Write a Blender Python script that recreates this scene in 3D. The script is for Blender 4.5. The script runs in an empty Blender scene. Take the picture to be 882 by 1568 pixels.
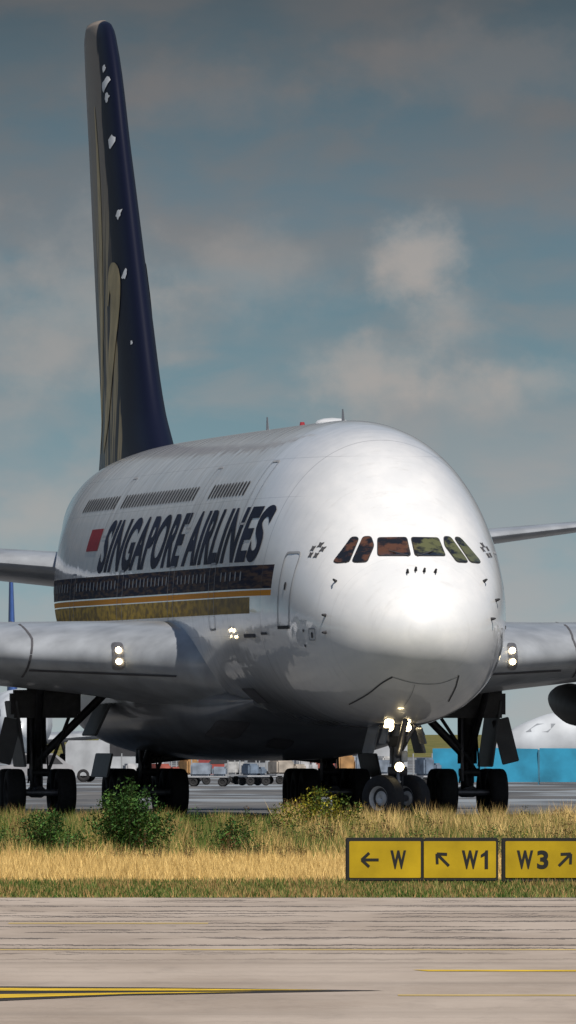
import bpy, bmesh, math, random
import numpy as np
from mathutils import Vector, Matrix
from mathutils.bvhtree import BVHTree
random.seed(4); rng=np.random.default_rng(7)
scene=bpy.context.scene
V=Vector
# ------------------------------------------------------------------ materials
def new_mat(name):
    m=bpy.data.materials.new(name); m.use_nodes=True
    nt=m.node_tree; b=nt.nodes['Principled BSDF']; return m,nt,b
def mat(name,col,rough=.6,metal=0,var=.12,scale=3,coat=0,bump=0,spec=.5,emit=None,es=0):
    m,nt,b=new_mat(name)
    tc=nt.nodes.new('ShaderNodeTexCoord'); n=nt.nodes.new('ShaderNodeTexNoise')
    n.inputs['Scale'].default_value=scale; n.inputs['Detail'].default_value=5
    nt.links.new(tc.outputs['Object'],n.inputs['Vector'])
    r=nt.nodes.new('ShaderNodeValToRGB')
    r.color_ramp.elements[0].position=.3; r.color_ramp.elements[1].position=.7
    r.color_ramp.elements[0].color=(*[c*(1-var) for c in col],1)
    r.color_ramp.elements[1].color=(*[min(1,c*(1+var)) for c in col],1)
    nt.links.new(n.outputs['Fac'],r.inputs['Fac']); nt.links.new(r.outputs['Color'],b.inputs['Base Color'])
    b.inputs['Roughness'].default_value=rough; b.inputs['Metallic'].default_value=metal
    b.inputs['Coat Weight'].default_value=coat; b.inputs['Coat Roughness'].default_value=.12
    b.inputs['Specular IOR Level'].default_value=spec
    if emit: b.inputs['Emission Color'].default_value=(*emit,1); b.inputs['Emission Strength'].default_value=es
    if bump:
        bp=nt.nodes.new('ShaderNodeBump'); bp.inputs['Strength'].default_value=bump
        nt.links.new(n.outputs['Fac'],bp.inputs['Height']); nt.links.new(bp.outputs['Normal'],b.inputs['Normal'])
    return m
class NB:
    def __init__(s,nt): s.nt=nt
    def m(s,op,a,b=None,c=None,clamp=False):
        n=s.nt.nodes.new('ShaderNodeMath'); n.operation=op; n.use_clamp=clamp
        for i,v in enumerate((a,b,c)):
            if v is None: continue
            if isinstance(v,(int,float)): n.inputs[i].default_value=v
            else: s.nt.links.new(v,n.inputs[i])
        return n.outputs[0]
    def band(s,v,a,b): return s.m('MULTIPLY',s.m('GREATER_THAN',v,a),s.m('LESS_THAN',v,b))
    def mix(s,f,a,b,mode='MIX'):
        n=s.nt.nodes.new('ShaderNodeMix'); n.data_type='RGBA'; n.blend_type=mode
        for sock,v in ((n.inputs[0],f),(n.inputs[6],a),(n.inputs[7],b)):
            if isinstance(v,(int,float)): sock.default_value=v
            elif isinstance(v,tuple): sock.default_value=(*v[:3],1)
            else: s.nt.links.new(v,sock)
        return n.outputs[2]
    def noise(s,vec,scale,detail=5,rough=.5,dist=0):
        n=s.nt.nodes.new('ShaderNodeTexNoise'); n.inputs['Scale'].default_value=scale
        n.inputs['Detail'].default_value=detail; n.inputs['Roughness'].default_value=rough; n.inputs['Distortion'].default_value=dist
        s.nt.links.new(vec,n.inputs['Vector']); return n.outputs['Fac']
    def mapping(s,vec,scale=(1,1,1),loc=(0,0,0)):
        n=s.nt.nodes.new('ShaderNodeMapping'); n.inputs['Scale'].default_value=scale; n.inputs['Location'].default_value=loc
        s.nt.links.new(vec,n.inputs['Vector']); return n.outputs[0]
    def rng(s,v,a,b,c=0.,d=1.,smooth=True):
        n=s.nt.nodes.new('ShaderNodeMapRange'); n.interpolation_type='SMOOTHSTEP' if smooth else 'LINEAR'
        s.nt.links.new(v,n.inputs[0])
        for i,x in enumerate((a,b,c,d)): n.inputs[i+1].default_value=x
        return n.outputs[0]
    def coord(s,kind='Object'):
        n=s.nt.nodes.new('ShaderNodeTexCoord'); return n.outputs[kind]
    def sep(s,v):
        n=s.nt.nodes.new('ShaderNodeSeparateXYZ'); s.nt.links.new(v,n.inputs[0]); return n.outputs

def fuselage_mat():
    m,nt,b=new_mat('white_fuselage_paint'); N=NB(nt)
    co=N.coord(); X,Y,Z=N.sep(co)
    n1=N.noise(N.mapping(co,(1,.25,1)),1.3,6,.6)
    n0=N.noise(N.mapping(co,(1,2.5,.25)),1.6,5,.65)
    col=N.mix(N.rng(n1,.35,.7),(.74,.75,.77),(.83,.83,.84))
    col=N.mix(N.m('MULTIPLY',N.rng(n0,.52,.8),.35),col,(.5,.49,.48))
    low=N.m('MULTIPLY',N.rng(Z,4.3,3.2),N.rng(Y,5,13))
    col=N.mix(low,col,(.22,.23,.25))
    under_shade=N.m('MULTIPLY',N.rng(Z,4.4,2.6),N.rng(Y,1.0,5.0,.15,.55))  # shade under the nose and belly, painted into the base colour
    col=N.mix(under_shade,col,(.34,.33,.33))
    stn=N.band(Y,6.75,62)
    navy=N.m('MULTIPLY',stn,N.band(Z,6.26,6.90))
    org=N.m('MULTIPLY',stn,N.band(Z,6.07,6.22))
    gold=N.m('MULTIPLY',N.band(Y,9.2,62),N.band(Z,5.60,6.04))
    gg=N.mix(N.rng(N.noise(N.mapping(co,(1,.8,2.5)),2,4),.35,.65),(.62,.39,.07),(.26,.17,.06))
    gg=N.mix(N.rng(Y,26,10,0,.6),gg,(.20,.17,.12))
    nv=N.mix(N.rng(N.noise(N.mapping(co,(1,.5,5)),2,4),.4,.65),(.008,.010,.03),(.10,.06,.045))
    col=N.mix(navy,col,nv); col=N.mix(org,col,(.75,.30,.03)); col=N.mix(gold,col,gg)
    lines=None
    for s in (7.9,12.6,17.2,22.4,29,35.5,42,48.5):
        k=N.band(Y,s-.03,s+.03); lines=k if lines is None else N.m('MAXIMUM',lines,k)
    col=N.mix(N.m('MULTIPLY',lines,.4),col,(.12,.12,.13))
    hl=N.m('MAXIMUM',N.band(Z,8.72,8.735),N.m('MAXIMUM',N.band(Z,9.8,9.815),N.band(Z,5.0,5.012)))
    col=N.mix(N.m('MULTIPLY',N.m('MULTIPLY',hl,N.rng(Y,6,8)),.35),col,(.15,.15,.16))
    col=N.mix(N.m('MULTIPLY',N.band(Y,2.035,2.055),.10),col,(.2,.2,.2))
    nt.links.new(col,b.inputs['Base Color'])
    st=N.m('MAXIMUM',navy,N.m('MAXIMUM',org,gold))
    nt.links.new(N.m('SUBTRACT',.9,N.m('MULTIPLY',st,.88)),b.inputs['Coat Weight'])
    nt.links.new(N.m('SUBTRACT',.5,N.m('MULTIPLY',st,.43)),b.inputs['Specular IOR Level'])
    nt.links.new(N.m('ADD',.30,N.m('MULTIPLY',st,.38)),b.inputs['Roughness'])
    b.inputs['Coat Roughness'].default_value=.05; b.inputs['Coat IOR'].default_value=1.6
    bp=nt.nodes.new('ShaderNodeBump'); bp.inputs['Strength'].default_value=.5; bp.inputs['Distance'].default_value=.035
    nt.links.new(N.noise(N.mapping(co,(1,.9,1)),1.4,1.5),bp.inputs['Height']); nt.links.new(bp.outputs[0],b.inputs['Coat Normal'])
    return m
def fin_mat():
    m,nt,b=new_mat('fin_navy_paint'); N=NB(nt)
    co=N.coord(); X,Y,Z=N.sep(co)
    # distance aft of the swept leading edge
    le=N.m('ADD',N.m('MULTIPLY',Z,.86),44.3)
    d=N.m('SUBTRACT',Y,le)
    w=N.m('MULTIPLY',N.m('SUBTRACT',N.noise(N.mapping(co,(0,.5,.16)),1.1,3),.5),1.6)
    thr=N.rng(Z,11,23,3.0,1.1,False)
    k=N.rng(N.m('SUBTRACT',N.m('ADD',d,w),thr),0,.2)
    nz=N.noise(N.mapping(co,(0,1.2,.14)),1.6,3)
    tan=N.mix(N.rng(nz,.43,.5),(.24,.175,.12),(.52,.39,.21))
    tan=N.mix(N.rng(Z,20.5,15),(.30,.245,.20),tan)
    gap=N.rng(N.noise(N.mapping(co,(0,1.1,.15),(0,4,7)),1.3,2),.50,.54)
    k=N.m('MULTIPLY',k,N.m('SUBTRACT',1.,N.m('MULTIPLY',gap,N.rng(Z,20,15,0,.95))))
    col=N.mix(k,(.006,.008,.022),tan)
    rud=N.rng(N.m('SUBTRACT',Y,N.m('ADD',N.m('MULTIPLY',Z,.527),56.9)),0,.08)
    rc=N.mix(N.rng(Z,14,18),(.11,.15,.17),(.30,.27,.25))
    col=N.mix(N.m('MULTIPLY',rud,.7),col,rc)
    nt.links.new(col,b.inputs['Base Color'])
    b.inputs['Roughness'].default_value=.5; b.inputs['Specular IOR Level'].default_value=.12
    b.inputs['Coat Weight'].default_value=.06; b.inputs['Coat Roughness'].default_value=.15
    return m
def glass_mat():
    m,nt,b=new_mat('cockpit_glass'); N=NB(nt); co=N.coord(); X,Y,Z=N.sep(co)
    n=N.noise(N.mapping(co,(1,1,2.2)),1.7,4,.6)
    c=N.mix(N.rng(X,-.2,.3),(.10,.045,.025),(.11,.115,.05))  # brown and green window reflections painted into the glass colour
    c=N.mix(N.rng(n,.42,.56),(.012,.012,.014),c)
    nt.links.new(c,b.inputs['Base Color']); b.inputs['Roughness'].default_value=.05; b.inputs['Coat Weight'].default_value=1; b.inputs['Coat Roughness'].default_value=.02
    return m
M={}
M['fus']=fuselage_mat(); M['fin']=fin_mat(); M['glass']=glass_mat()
M['white']=mat('white_paint',(.75,.76,.78),.35,coat=.4,var=.05)
M['grey']=mat('wing_grey_paint',(.30,.32,.35),.34,coat=.4,var=.22,scale=1.2)
M['belly']=mat('belly_grey_paint',(.15,.16,.18),.34,coat=.45,var=.3,scale=.8)
M['dark']=mat('dark_gear_metal',(.04,.04,.045),.5,.3,.3,6)
M['steel']=mat('gear_steel',(.20,.20,.22),.4,.6,.2,8)
M['tyre']=mat('tyre_rubber',(.018,.018,.02),.8,0,.3,10)
M['hub']=mat('wheel_hub_paint',(.6,.6,.6),.4,.1,.15,12)
M['seal']=mat('window_seal',(.05,.05,.055),.6,spec=.1)
M['navy']=mat('title_navy',(.014,.018,.040),.6,spec=.12,var=.5,scale=.8)
M['gold']=mat('bird_gold',(.60,.46,.24),.5,spec=.15,var=.25,scale=1)
M['red']=mat('flag_red',(.26,.03,.04),.6,spec=.1)
M['line']=mat('panel_seam',(.09,.09,.10),.7,spec=.1)
M['lgrey']=mat('door_outline_grey',(.33,.34,.36),.6,spec=.2)
M['lamp']=mat('landing_lamp',(.9,.85,.7),.3,emit=(1,.80,.45),es=18)
M['chrome']=mat('slat_leading_edge',(.55,.57,.6),.28,.55,.1,1)
M['doorg']=mat('gear_door_paint',(.08,.085,.095),.5,0,.25,2)
# ------------------------------------------------------------------ mesh helpers
def finish(bm,name,mats,parent=None,smooth=True,recalc=True):
    if recalc: bmesh.ops.recalc_face_normals(bm,faces=bm.faces[:])
    me=bpy.data.meshes.new(name); bm.to_mesh(me); bm.free()
    for m in mats: me.materials.append(m)
    if smooth:
        me.polygons.foreach_set('use_smooth',[True]*len(me.polygons))
        try: me.set_sharp_from_angle(angle=math.radians(40))
        except Exception: pass
    o=bpy.data.objects.new(name,me); scene.collection.objects.link(o)
    if parent: o.parent=parent
    return o
def empty(name,loc=(0,0,0),rz=0):
    o=bpy.data.objects.new(name,None); scene.collection.objects.link(o); o.location=loc; o.rotation_euler=(0,0,rz); o.empty_display_size=.5; return o
def loft(bm,rings,mi=0,cap=True):
    vr=[[bm.verts.new(p) for p in r] for r in rings]
    n=len(vr[0])
    for a,b in zip(vr[:-1],vr[1:]):
        for i in range(n):
            f=bm.faces.new((a[i],a[(i+1)%n],b[(i+1)%n],b[i])); f.material_index=mi
    if cap:
        for r in (vr[0],vr[-1]):
            try: f=bm.faces.new(r); f.material_index=mi
            except Exception: pass
def cyl(bm,p1,p2,r1,r2=None,seg=12,mi=0):
    p1,p2=V(p1),V(p2); r2=r1 if r2 is None else r2
    d=(p2-p1).normalized(); a=d.orthogonal().normalized(); b=d.cross(a)
    rings=[[p+(a*math.cos(t)+b*math.sin(t))*r for t in [2*math.pi*i/seg for i in range(seg)]] for p,r in ((p1,r1),(p2,r2))]
    loft(bm,rings,mi)
def box(bm,c,s,mi=0,rot=None,bev=0):
    r=bmesh.ops.create_cube(bm,size=1); vs=r['verts']
    mtx=Matrix.Translation(c)@(rot.to_4x4() if rot else Matrix())@Matrix.Diagonal((*s,1))
    bmesh.ops.transform(bm,matrix=mtx,verts=vs)
    fs={f for v in vs for f in v.link_faces}
    for f in fs: f.material_index=mi
    if bev:
        es=list({e for f in fs for e in f.edges})
        bmesh.ops.bevel(bm,geom=es,offset=bev,segments=2,affect='EDGES',material=mi)
def lathe(bm,prof,c,axis,seg=32,mis=None):
    c=V(c); d=V(axis).normalized(); a=d.orthogonal().normalized(); b=d.cross(a)
    vr=[[bm.verts.new(c+d*h+(a*math.cos(t)+b*math.sin(t))*r) for t in [2*math.pi*i/seg for i in range(seg)]] for h,r in prof]
    for k in range(len(vr)-1):
        for i in range(seg):
            f=bm.faces.new((vr[k][i],vr[k][(i+1)%seg],vr[k+1][(i+1)%seg],vr[k+1][i])); f.material_index=mis[k] if mis else 0
def wheel(bm,c,axis,R,W,tm,hm,dm):
    w=W/2; h=R*.52
    prof=[(-w*.30,.001),(-w*.55,h*.25),(-w*.60,h*.42),(-w*.35,h*.6),(-w*.35,h*.85),(-w*.8,h*.95),(-w*.86,h),(-w*.97,h*1.15),(-w,R*.74),(-w*.93,R*.88),(-w*.72,R*.975),(-w*.35,R),(w*.35,R),(w*.72,R*.975),(w*.93,R*.88),(w,R*.74),(w*.97,h*1.15),(w*.86,h),(w*.8,h*.95),(w*.35,h*.85),(w*.35,h*.6),(w*.60,h*.42),(w*.55,h*.25),(w*.30,.001)]
    mis=[hm,hm,hm,dm,hm,hm,tm,tm,tm,tm,tm,tm,tm,tm,tm,tm,tm,hm,hm,dm,hm,hm,hm]
    lathe(bm,prof,c,axis,32,mis)
def pchip(xs,ys):
    xs=np.array(xs,float); ys=np.array(ys,float); h=np.diff(xs); dl=np.diff(ys)/h; d=np.zeros_like(ys)
    for i in range(1,len(xs)-1):
        if dl[i-1]*dl[i]>0:
            w1=2*h[i]+h[i-1]; w2=h[i]+2*h[i-1]; d[i]=(w1+w2)/(w1/dl[i-1]+w2/dl[i])
    d[0]=dl[0]; d[-1]=dl[-1]
    def f(x):
        i=int(min(max(np.searchsorted(xs,x)-1,0),len(h)-1)); t=(x-xs[i])/h[i]
        return (2*t**3-3*t**2+1)*ys[i]+(t**3-2*t**2+t)*h[i]*d[i]+(-2*t**3+3*t**2)*ys[i+1]+(t**3-t**2)*h[i]*d[i+1]
    return f
def rounded(pts,r,n=4):
    out=[]; L=len(pts)
    for i in range(L):
        p=V((*pts[i],0)); a=V((*pts[i-1],0)); b=V((*pts[(i+1)%L],0))
        ra=min(r,(a-p).length*.45); rb=min(r,(b-p).length*.45)
        A=p+(a-p).normalized()*ra; B=p+(b-p).normalized()*rb
        for k in range(n+1):
            t=k/n; q=A*(1-t)**2+p*2*t*(1-t)+B*t*t; out.append((q.x,q.y))
    return out
def strip(pts,w,closed=False):
    polys=[]; L=len(pts)
    for i in range(L if closed else L-1):
        a=V((*pts[i],0)); b=V((*pts[(i+1)%L],0)); d=(b-a)
        if d.length<1e-5: continue
        d.normalize(); n=V((-d.y,d.x,0))*w/2; a=a-d*w*.2; b=b+d*w*.2
        polys.append([(a+n)[:2],(b+n)[:2],(b-n)[:2],(a-n)[:2]])
    return polys
def smooth_line(pts,n=6):
    """Catmull-Rom through points"""
    out=[]; P=[pts[0]]+list(pts)+[pts[-1]]
    for i in range(1,len(P)-2):
        p0,p1,p2,p3=[np.array(p,float) for p in P[i-1:i+3]]
        for k in range(n):
            t=k/n; out.append(tuple(.5*((2*p1)+(-p0+p2)*t+(2*p0-5*p1+4*p2-p3)*t*t+(-p0+3*p1-3*p2+p3)*t**3)))
    out.append(pts[-1]); return out
def decal(bmo,polys,bvh,mode,off=.012,grid=(.5,.2),mi=0,mesh=None):
    """wrap flat artwork (u,v) onto a real surface"""
    bm=bmesh.new()
    if mesh: bm.from_mesh(mesh)
    else:
        for p in polys:
            try: bm.faces.new([bm.verts.new((q[0],q[1],0)) for q in p])
            except Exception: pass
    bmesh.ops.triangulate(bm,faces=bm.faces[:])
    us=[v.co.x for v in bm.verts]; vs=[v.co.y for v in bm.verts]
    for ax,lo,hi,g in ((0,min(us),max(us),grid[0]),(1,min(vs),max(vs),grid[1])):
        k=math.ceil(lo/g)*g
        while k<hi:
            no=(1,0,0) if ax==0 else (0,1,0); cc=(k,0,0) if ax==0 else (0,k,0)
            bmesh.ops.bisect_plane(bm,geom=bm.verts[:]+bm.edges[:]+bm.faces[:],plane_co=cc,plane_no=no); k+=g
    mp={}
    for v in bm.verts:
        if mode=='L': o,d=V((-30,v.co.x,v.co.y)),V((1,0,0))
        elif mode=='R': o,d=V((30,v.co.x,v.co.y)),V((-1,0,0))
        elif mode=='F': o,d=V((v.co.x,-20,v.co.y)),V((0,1,0))
        loc,nrm,_,_=bvh.ray_cast(o,d)
        if loc is None: mp[v]=None; continue
        if nrm.dot(d)>0: nrm=-nrm
        mp[v]=bmo.verts.new(loc+nrm*off)
    for f in bm.faces:
        q=[mp[v] for v in f.verts]
        if None in q: continue
        try: nf=bmo.faces.new(q); nf.material_index=mi
        except Exception: pass
    bm.free()
def text_mesh(s,size=1,offset=0,shear=0,spacing=1):
    c=bpy.data.curves.new('t','FONT'); c.body=s; c.size=size; c.offset=offset; c.shear=shear; c.space_character=spacing; c.resolution_u=6
    o=bpy.data.objects.new('t',c); scene.collection.objects.link(o); bpy.context.view_layer.update()
    me=bpy.data.meshes.new_from_object(o.evaluated_get(bpy.context.evaluated_depsgraph_get()))
    bpy.data.objects.remove(o); return me
def fit(me,u0,u1,v0,v1):
    a=np.array([v.co[:] for v in me.vertices]); mn=a.min(0); mx=a.max(0)
    for v in me.vertices:
        tu=(v.co.x-mn[0])/(mx[0]-mn[0]); tv=(v.co.y-mn[1])/(mx[1]-mn[1])
        v.co=(u0+(u1-u0)*tu,v0+(v1-v0)*tv,0)
    return me
def airfoil(n,tc,camber=.015):
    xs=[.5*(1-math.cos(math.pi*i/n)) for i in range(n+1)]
    yt=lambda x:5*tc*(.2969*math.sqrt(x)-.126*x-.3516*x*x+.2843*x**3-.1015*x**4)
    up=[(x,yt(x)+camber*4*x*(1-x)) for x in xs[::-1]]; lo=[(x,-yt(x)+camber*4*x*(1-x)) for x in xs[1:]]
    return up+lo[:-1]
def wing(bm,secs,side=1,vertical=False,n=22,sub=4,mi=0,camber=.015):
    arr=np.array(secs,float); f=[pchip(arr[:,0],arr[:,k]) for k in range(1,6)]
    sp=[]
    for a,b in zip(arr[:-1,0],arr[1:,0]): sp+=list(np.linspace(a,b,sub,endpoint=False))
    sp.append(arr[-1,0]); rings=[]
    for s in sp:
        le,ch,z,tc,tw=[g(s) for g in f]; r=[]
        for x,y in airfoil(n,tc,0 if vertical else camber):
            if vertical: r.append((y*ch,le+x*ch,s))
            else:
                t=math.radians(tw); xx=x*ch; yy=y*ch
                r.append((side*s,le+xx*math.cos(t)+yy*math.sin(t),z+yy*math.cos(t)-xx*math.sin(t)))
        rings.append(r)
    loft(bm,rings,mi)
def bvh_of(o):
    me=o.data; return BVHTree.FromPolygons([v.co.copy() for v in me.vertices],[p.vertices[:] for p in me.polygons])
# ------------------------------------------------------------------ wide-body airliner
A=empty('double_deck_airliner',(3.6,414,0),math.radians(8))
DZ=.29
T=[ #st, top, bot, halfwidth, z of widest
(0,4.75,4.75,0,4.75),(.1,5.17,4.32,.56,4.75),(.3,5.5,3.99,.95,4.76),(.7,5.9,3.62,1.40,4.78),(1.3,6.32,3.22,1.85,4.82),(2.0,6.76,2.9,2.2,4.88),
(2.8,7.3,2.64,2.48,4.95),(3.6,7.9,2.46,2.68,5.05),(4.5,8.5,2.34,2.87,5.15),(5.5,9.06,2.26,3.02,5.25),(7,9.7,2.2,3.2,5.38),(9,10.22,2.2,3.38,5.5),
(11,10.48,2.2,3.49,5.58),(13,10.6,2.2,3.55,5.6),(16,10.64,2.2,3.58,5.6),(30,10.64,2.2,3.58,5.6),(44,10.62,2.2,3.58,5.6),(49,10.58,2.6,3.48,5.75),(53,10.5,3.3,3.2,6.1),
(57,10.4,4.2,2.68,6.6),(61,10.25,5.2,2.1,7.1),(65,10.0,6.3,1.5,7.7),(69,9.6,7.4,.95,8.2),(72,9.1,8.3,.4,8.6),(72.8,8.85,8.6,.1,8.7)]
ta=np.array(T); tt=np.sqrt(ta[:,0])
F=[pchip(tt,ta[:,k]) for k in range(1,5)]
bm=bmesh.new(); rings=[]
sts=[(.12*i)**2 for i in range(1,26)]; s=sts[-1]
while s<72.8: s+=.6; sts.append(min(s,72.8))
NS=128
for s in sts:
    t=math.sqrt(s); top,bot,hw,zc=[f(t) for f in F]; r=[]
    for i in range(NS):
        a=2*math.pi*i/NS; c,sn=math.cos(a),math.sin(a)
        e=2/2.06 if sn>0 else 2/2.2
        x=hw*math.copysign(abs(c)**e,c); z=zc+(top-zc if sn>0 else zc-bot)*math.copysign(abs(sn)**e,sn)
        r.append((x,s,z+DZ))
    rings.append(r)
loft(bm,rings)
tip=bm.verts.new((0,0,4.75+DZ)); bm.verts.ensure_lookup_table()
capf=[f for f in bm.faces if len(f.verts)>10 and f.verts[0].co.y<1][0]
vs=list(capf.verts); bm.faces.remove(capf)
for i in range(NS): bm.faces.new((vs[i],vs[(i+1)%NS],tip))
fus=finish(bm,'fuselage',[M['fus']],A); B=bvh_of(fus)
# belly fairing
bm=bmesh.new(); rings=[]
fb=[pchip([15,18,21,25,30,38,43,47,50],c) for c in ([2.5,2.85,3.2,3.75,4.15,4.2,4.0,3.4,2.2],[2.6,2.1,1.65,1.42,1.3,1.3,1.5,2.1,3.0],[3.0,3.3,3.7,4.4,4.8,4.8,4.6,4.1,3.5])]
for s in np.linspace(15,50,60):
    hw,bot,top=[f(s) for f in fb]; zc=(top+bot)/2+.2; r=[]
    for i in range(72):
        a=2*math.pi*i/72; c,sn=math.cos(a),math.sin(a); e=2/2.7
        r.append((hw*math.copysign(abs(c)**e,c),s,zc+(top-zc if sn>0 else zc-bot)*math.copysign(abs(sn)**e,sn)+DZ))
    rings.append(r)
loft(bm,rings)
bf=finish(bm,'belly_fairing',[M['belly']],A); BB=bvh_of(bf)
bm=bmesh.new()
for x0,x1,z0,z1 in ((-2.9,-2.2,2.3,2.75),(-1.4,-.7,2.0,2.25),(1.9,2.5,2.3,2.7)):
    decal(bm,[rounded([(x0,z0),(x1,z0-.08),(x1,z1-.08),(x0,z1)],.1)],BB,'F',.015,(.2,.1))
finish(bm,'belly_air_inlets',[M['line']],A)
# wings
WS=[(2.2,17.0,21.7,4.15,.12,2),(3.0,18.4,20.2,4.22,.122,2),(3.8,19.9,18.8,4.3,.124,2),(5,21.6,17.4,4.42,.122,2),(8.5,24.6,14.9,4.62,.115,2),(14,28.6,11.6,5.15,.11,1.5),(25,36.2,8.0,6.3,.105,0),(34,42.6,5.4,7.6,.10,-1),(39.8,46.8,3.4,8.6,.09,-1)]
for side,nm in ((-1,'right_wing'),(1,'left_wing')):
    bm=bmesh.new(); wing(bm,WS,side)
    r=[[(side*39.8,47,8.6),(side*39.8,50,8.7),(side*39.85,50,8.6)],[(side*39.9,49.4,9.8),(side*39.9,50.3,9.8),(side*39.93,50,9.8)]]
    loft(bm,r); r=[[(side*39.8,47,8.6),(side*39.8,50,8.5),(side*39.85,50,8.6)],[(side*39.9,49.4,7.4),(side*39.9,50.3,7.4),(side*39.93,50,7.4)]]; loft(bm,r)
    w=finish(bm,nm,[M['grey']],A); BW=bvh_of(w)
    bm=bmesh.new(); ll=5.3 if side<0 else 5.85
    for lat in (7.55 if side<0 else 8.0,12.2):
        decal(bm,strip([(side*lat,5.5),(side*(lat-.12),5.0),(side*(lat-.02),4.4),(side*(lat+.05),3.95)],.06),BW,'F',.015,(.1,.1))
    decal(bm,strip([(side*3.9,3.95),(side*7.5,4.13)],.05),BW,'F',.015,(.5,.3))
    decal(bm,[rounded([(side*ll-.15,4.88),(side*ll+.15,4.88),(side*ll+.15,4.14),(side*ll-.15,4.14)],.1)],BW,'F',.02,(.1,.1),1)
    finish(bm,nm+'_slat_joints',[M['line'],M['steel']],A)
    bm=bmesh.new()
    for z in (4.68,4.36):
        loc,nr,_,_=BW.ray_cast(V((side*ll,0,z)),V((0,1,0)))
        if loc is not None:
            bmesh.ops.create_uvsphere(bm,u_segments=12,v_segments=8,radius=.085,matrix=Matrix.Translation(loc-V((0,.06,0))))
    finish(bm,nm+'_landing_lights',[M['lamp']],A)
    bm=bmesh.new()
    for lat,y0,z0,L,R in ((9.55,30,3.15,9,.6),(12,33,3.6,8,.5),(19,38,4.7,6.5,.42),(27,42,5.9,5,.36)):
        rr=[]
        for k in range(13):
            t=k/12; rad=max(.02,R*math.sin(math.pi*min(1,t*.98+.01))**.6)
            rr.append([(side*lat+rad*.8*math.cos(a),y0+L*t,z0+.15*t*3-.2+rad*math.sin(a)) for a in [2*math.pi*i/16 for i in range(16)]])
        loft(bm,rr)
    finish(bm,nm+'_flap_track_fairings',[M['doorg']],A)
# tailplane
HS=[(0,58.5,11.5,7.2,.10,0),(2,59.6,10.6,7.35,.10,0),(15.2,69.0,3.9,8.75,.09,0)]
for side,nm in ((-1,'right_tailplane'),(1,'left_tailplane')):
    bm=bmesh.new(); wing(bm,HS,side,sub=6,camber=0); finish(bm,nm,[M['grey']],A)
# fin
FS=[(9.6,50.5,17.5,0,.085,0),(10.9,52.6,14.6,0,.095,0),(12,54.4,12.4,0,.10,0),(15,57.2,10.8,0,.10,0),(20,61.5,8.3,0,.10,0),(23.6,64.7,6.4,0,.10,0),(24.05,65.5,5.3,0,.09,0),(24.2,66.4,4.0,0,.06,0)]
bm=bmesh.new()
wing(bm,FS,1,True,n=26,sub=6)
fin=finish(bm,'fin',[M['fin']],A); BF=bvh_of(fin)
LE=pchip([f[0] for f in FS],[f[1] for f in FS])
bm=bmesh.new()
def feather(pts,ws):
    left=[];right=[]
    pts=smooth_line(pts,5); ws=list(np.interp(np.linspace(0,1,len(pts)),np.linspace(0,1,len(ws)),ws))
    for i,(p,w) in enumerate(zip(pts,ws)):
        a=pts[max(i-1,0)]; b=pts[min(i+1,len(pts)-1)]; d=V((b[0]-a[0],b[1]-a[1])).normalized(); n=V((-d.y,d.x))
        left.append((p[0]+n.x*w,p[1]+n.y*w)); right.append((p[0]-n.x*w,p[1]-n.y*w))
    return [[left[i],left[i+1],right[i+1],right[i]] for i in range(len(pts)-1)]
for md in ('L','R'):
    decal(bm,feather([(63.4,11.0),(61.4,12.3),(60.2,13.7),(59.6,15.0),(59.9,15.9),(60.9,16.1),(61.2,15.3)],[.2,.6,.7,.7,.6,.4,.1]),BF,md,.022,(.5,.4))
    decal(bm,feather([(66.4,11.2),(64.6,13.0),(63.6,15),(63.6,17),(64.2,19),(65.6,21.5)],[.15,.5,.65,.55,.4,.05]),BF,md,.015,(.5,.4))
    decal(bm,feather([(66.0,10.9),(65.9,12.2),(66.2,13.2)],[.3,.5,.1]),BF,md,.018,(.5,.4))
for z,sz in ((22.6,.13),(22.15,.22),(21.7,.15),(20.3,.20),(18.05,.17),(16.2,.16),(14.1,.06)):  # white flecks painted as sun glints along the leading edge
    c=LE(z)+.62; p=[]
    for k in range(12):
        a=2*math.pi*k/12+z; rr=sz*random.uniform(.5,1.2); p.append((c+rr*1.6*math.cos(a),z+rr*1.1*math.sin(a)))
    decal(bm,[p],BF,'L',.02,(.5,.4),1)
finish(bm,'fin_bird_and_glints',[M['gold'],M['white']],A)
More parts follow.
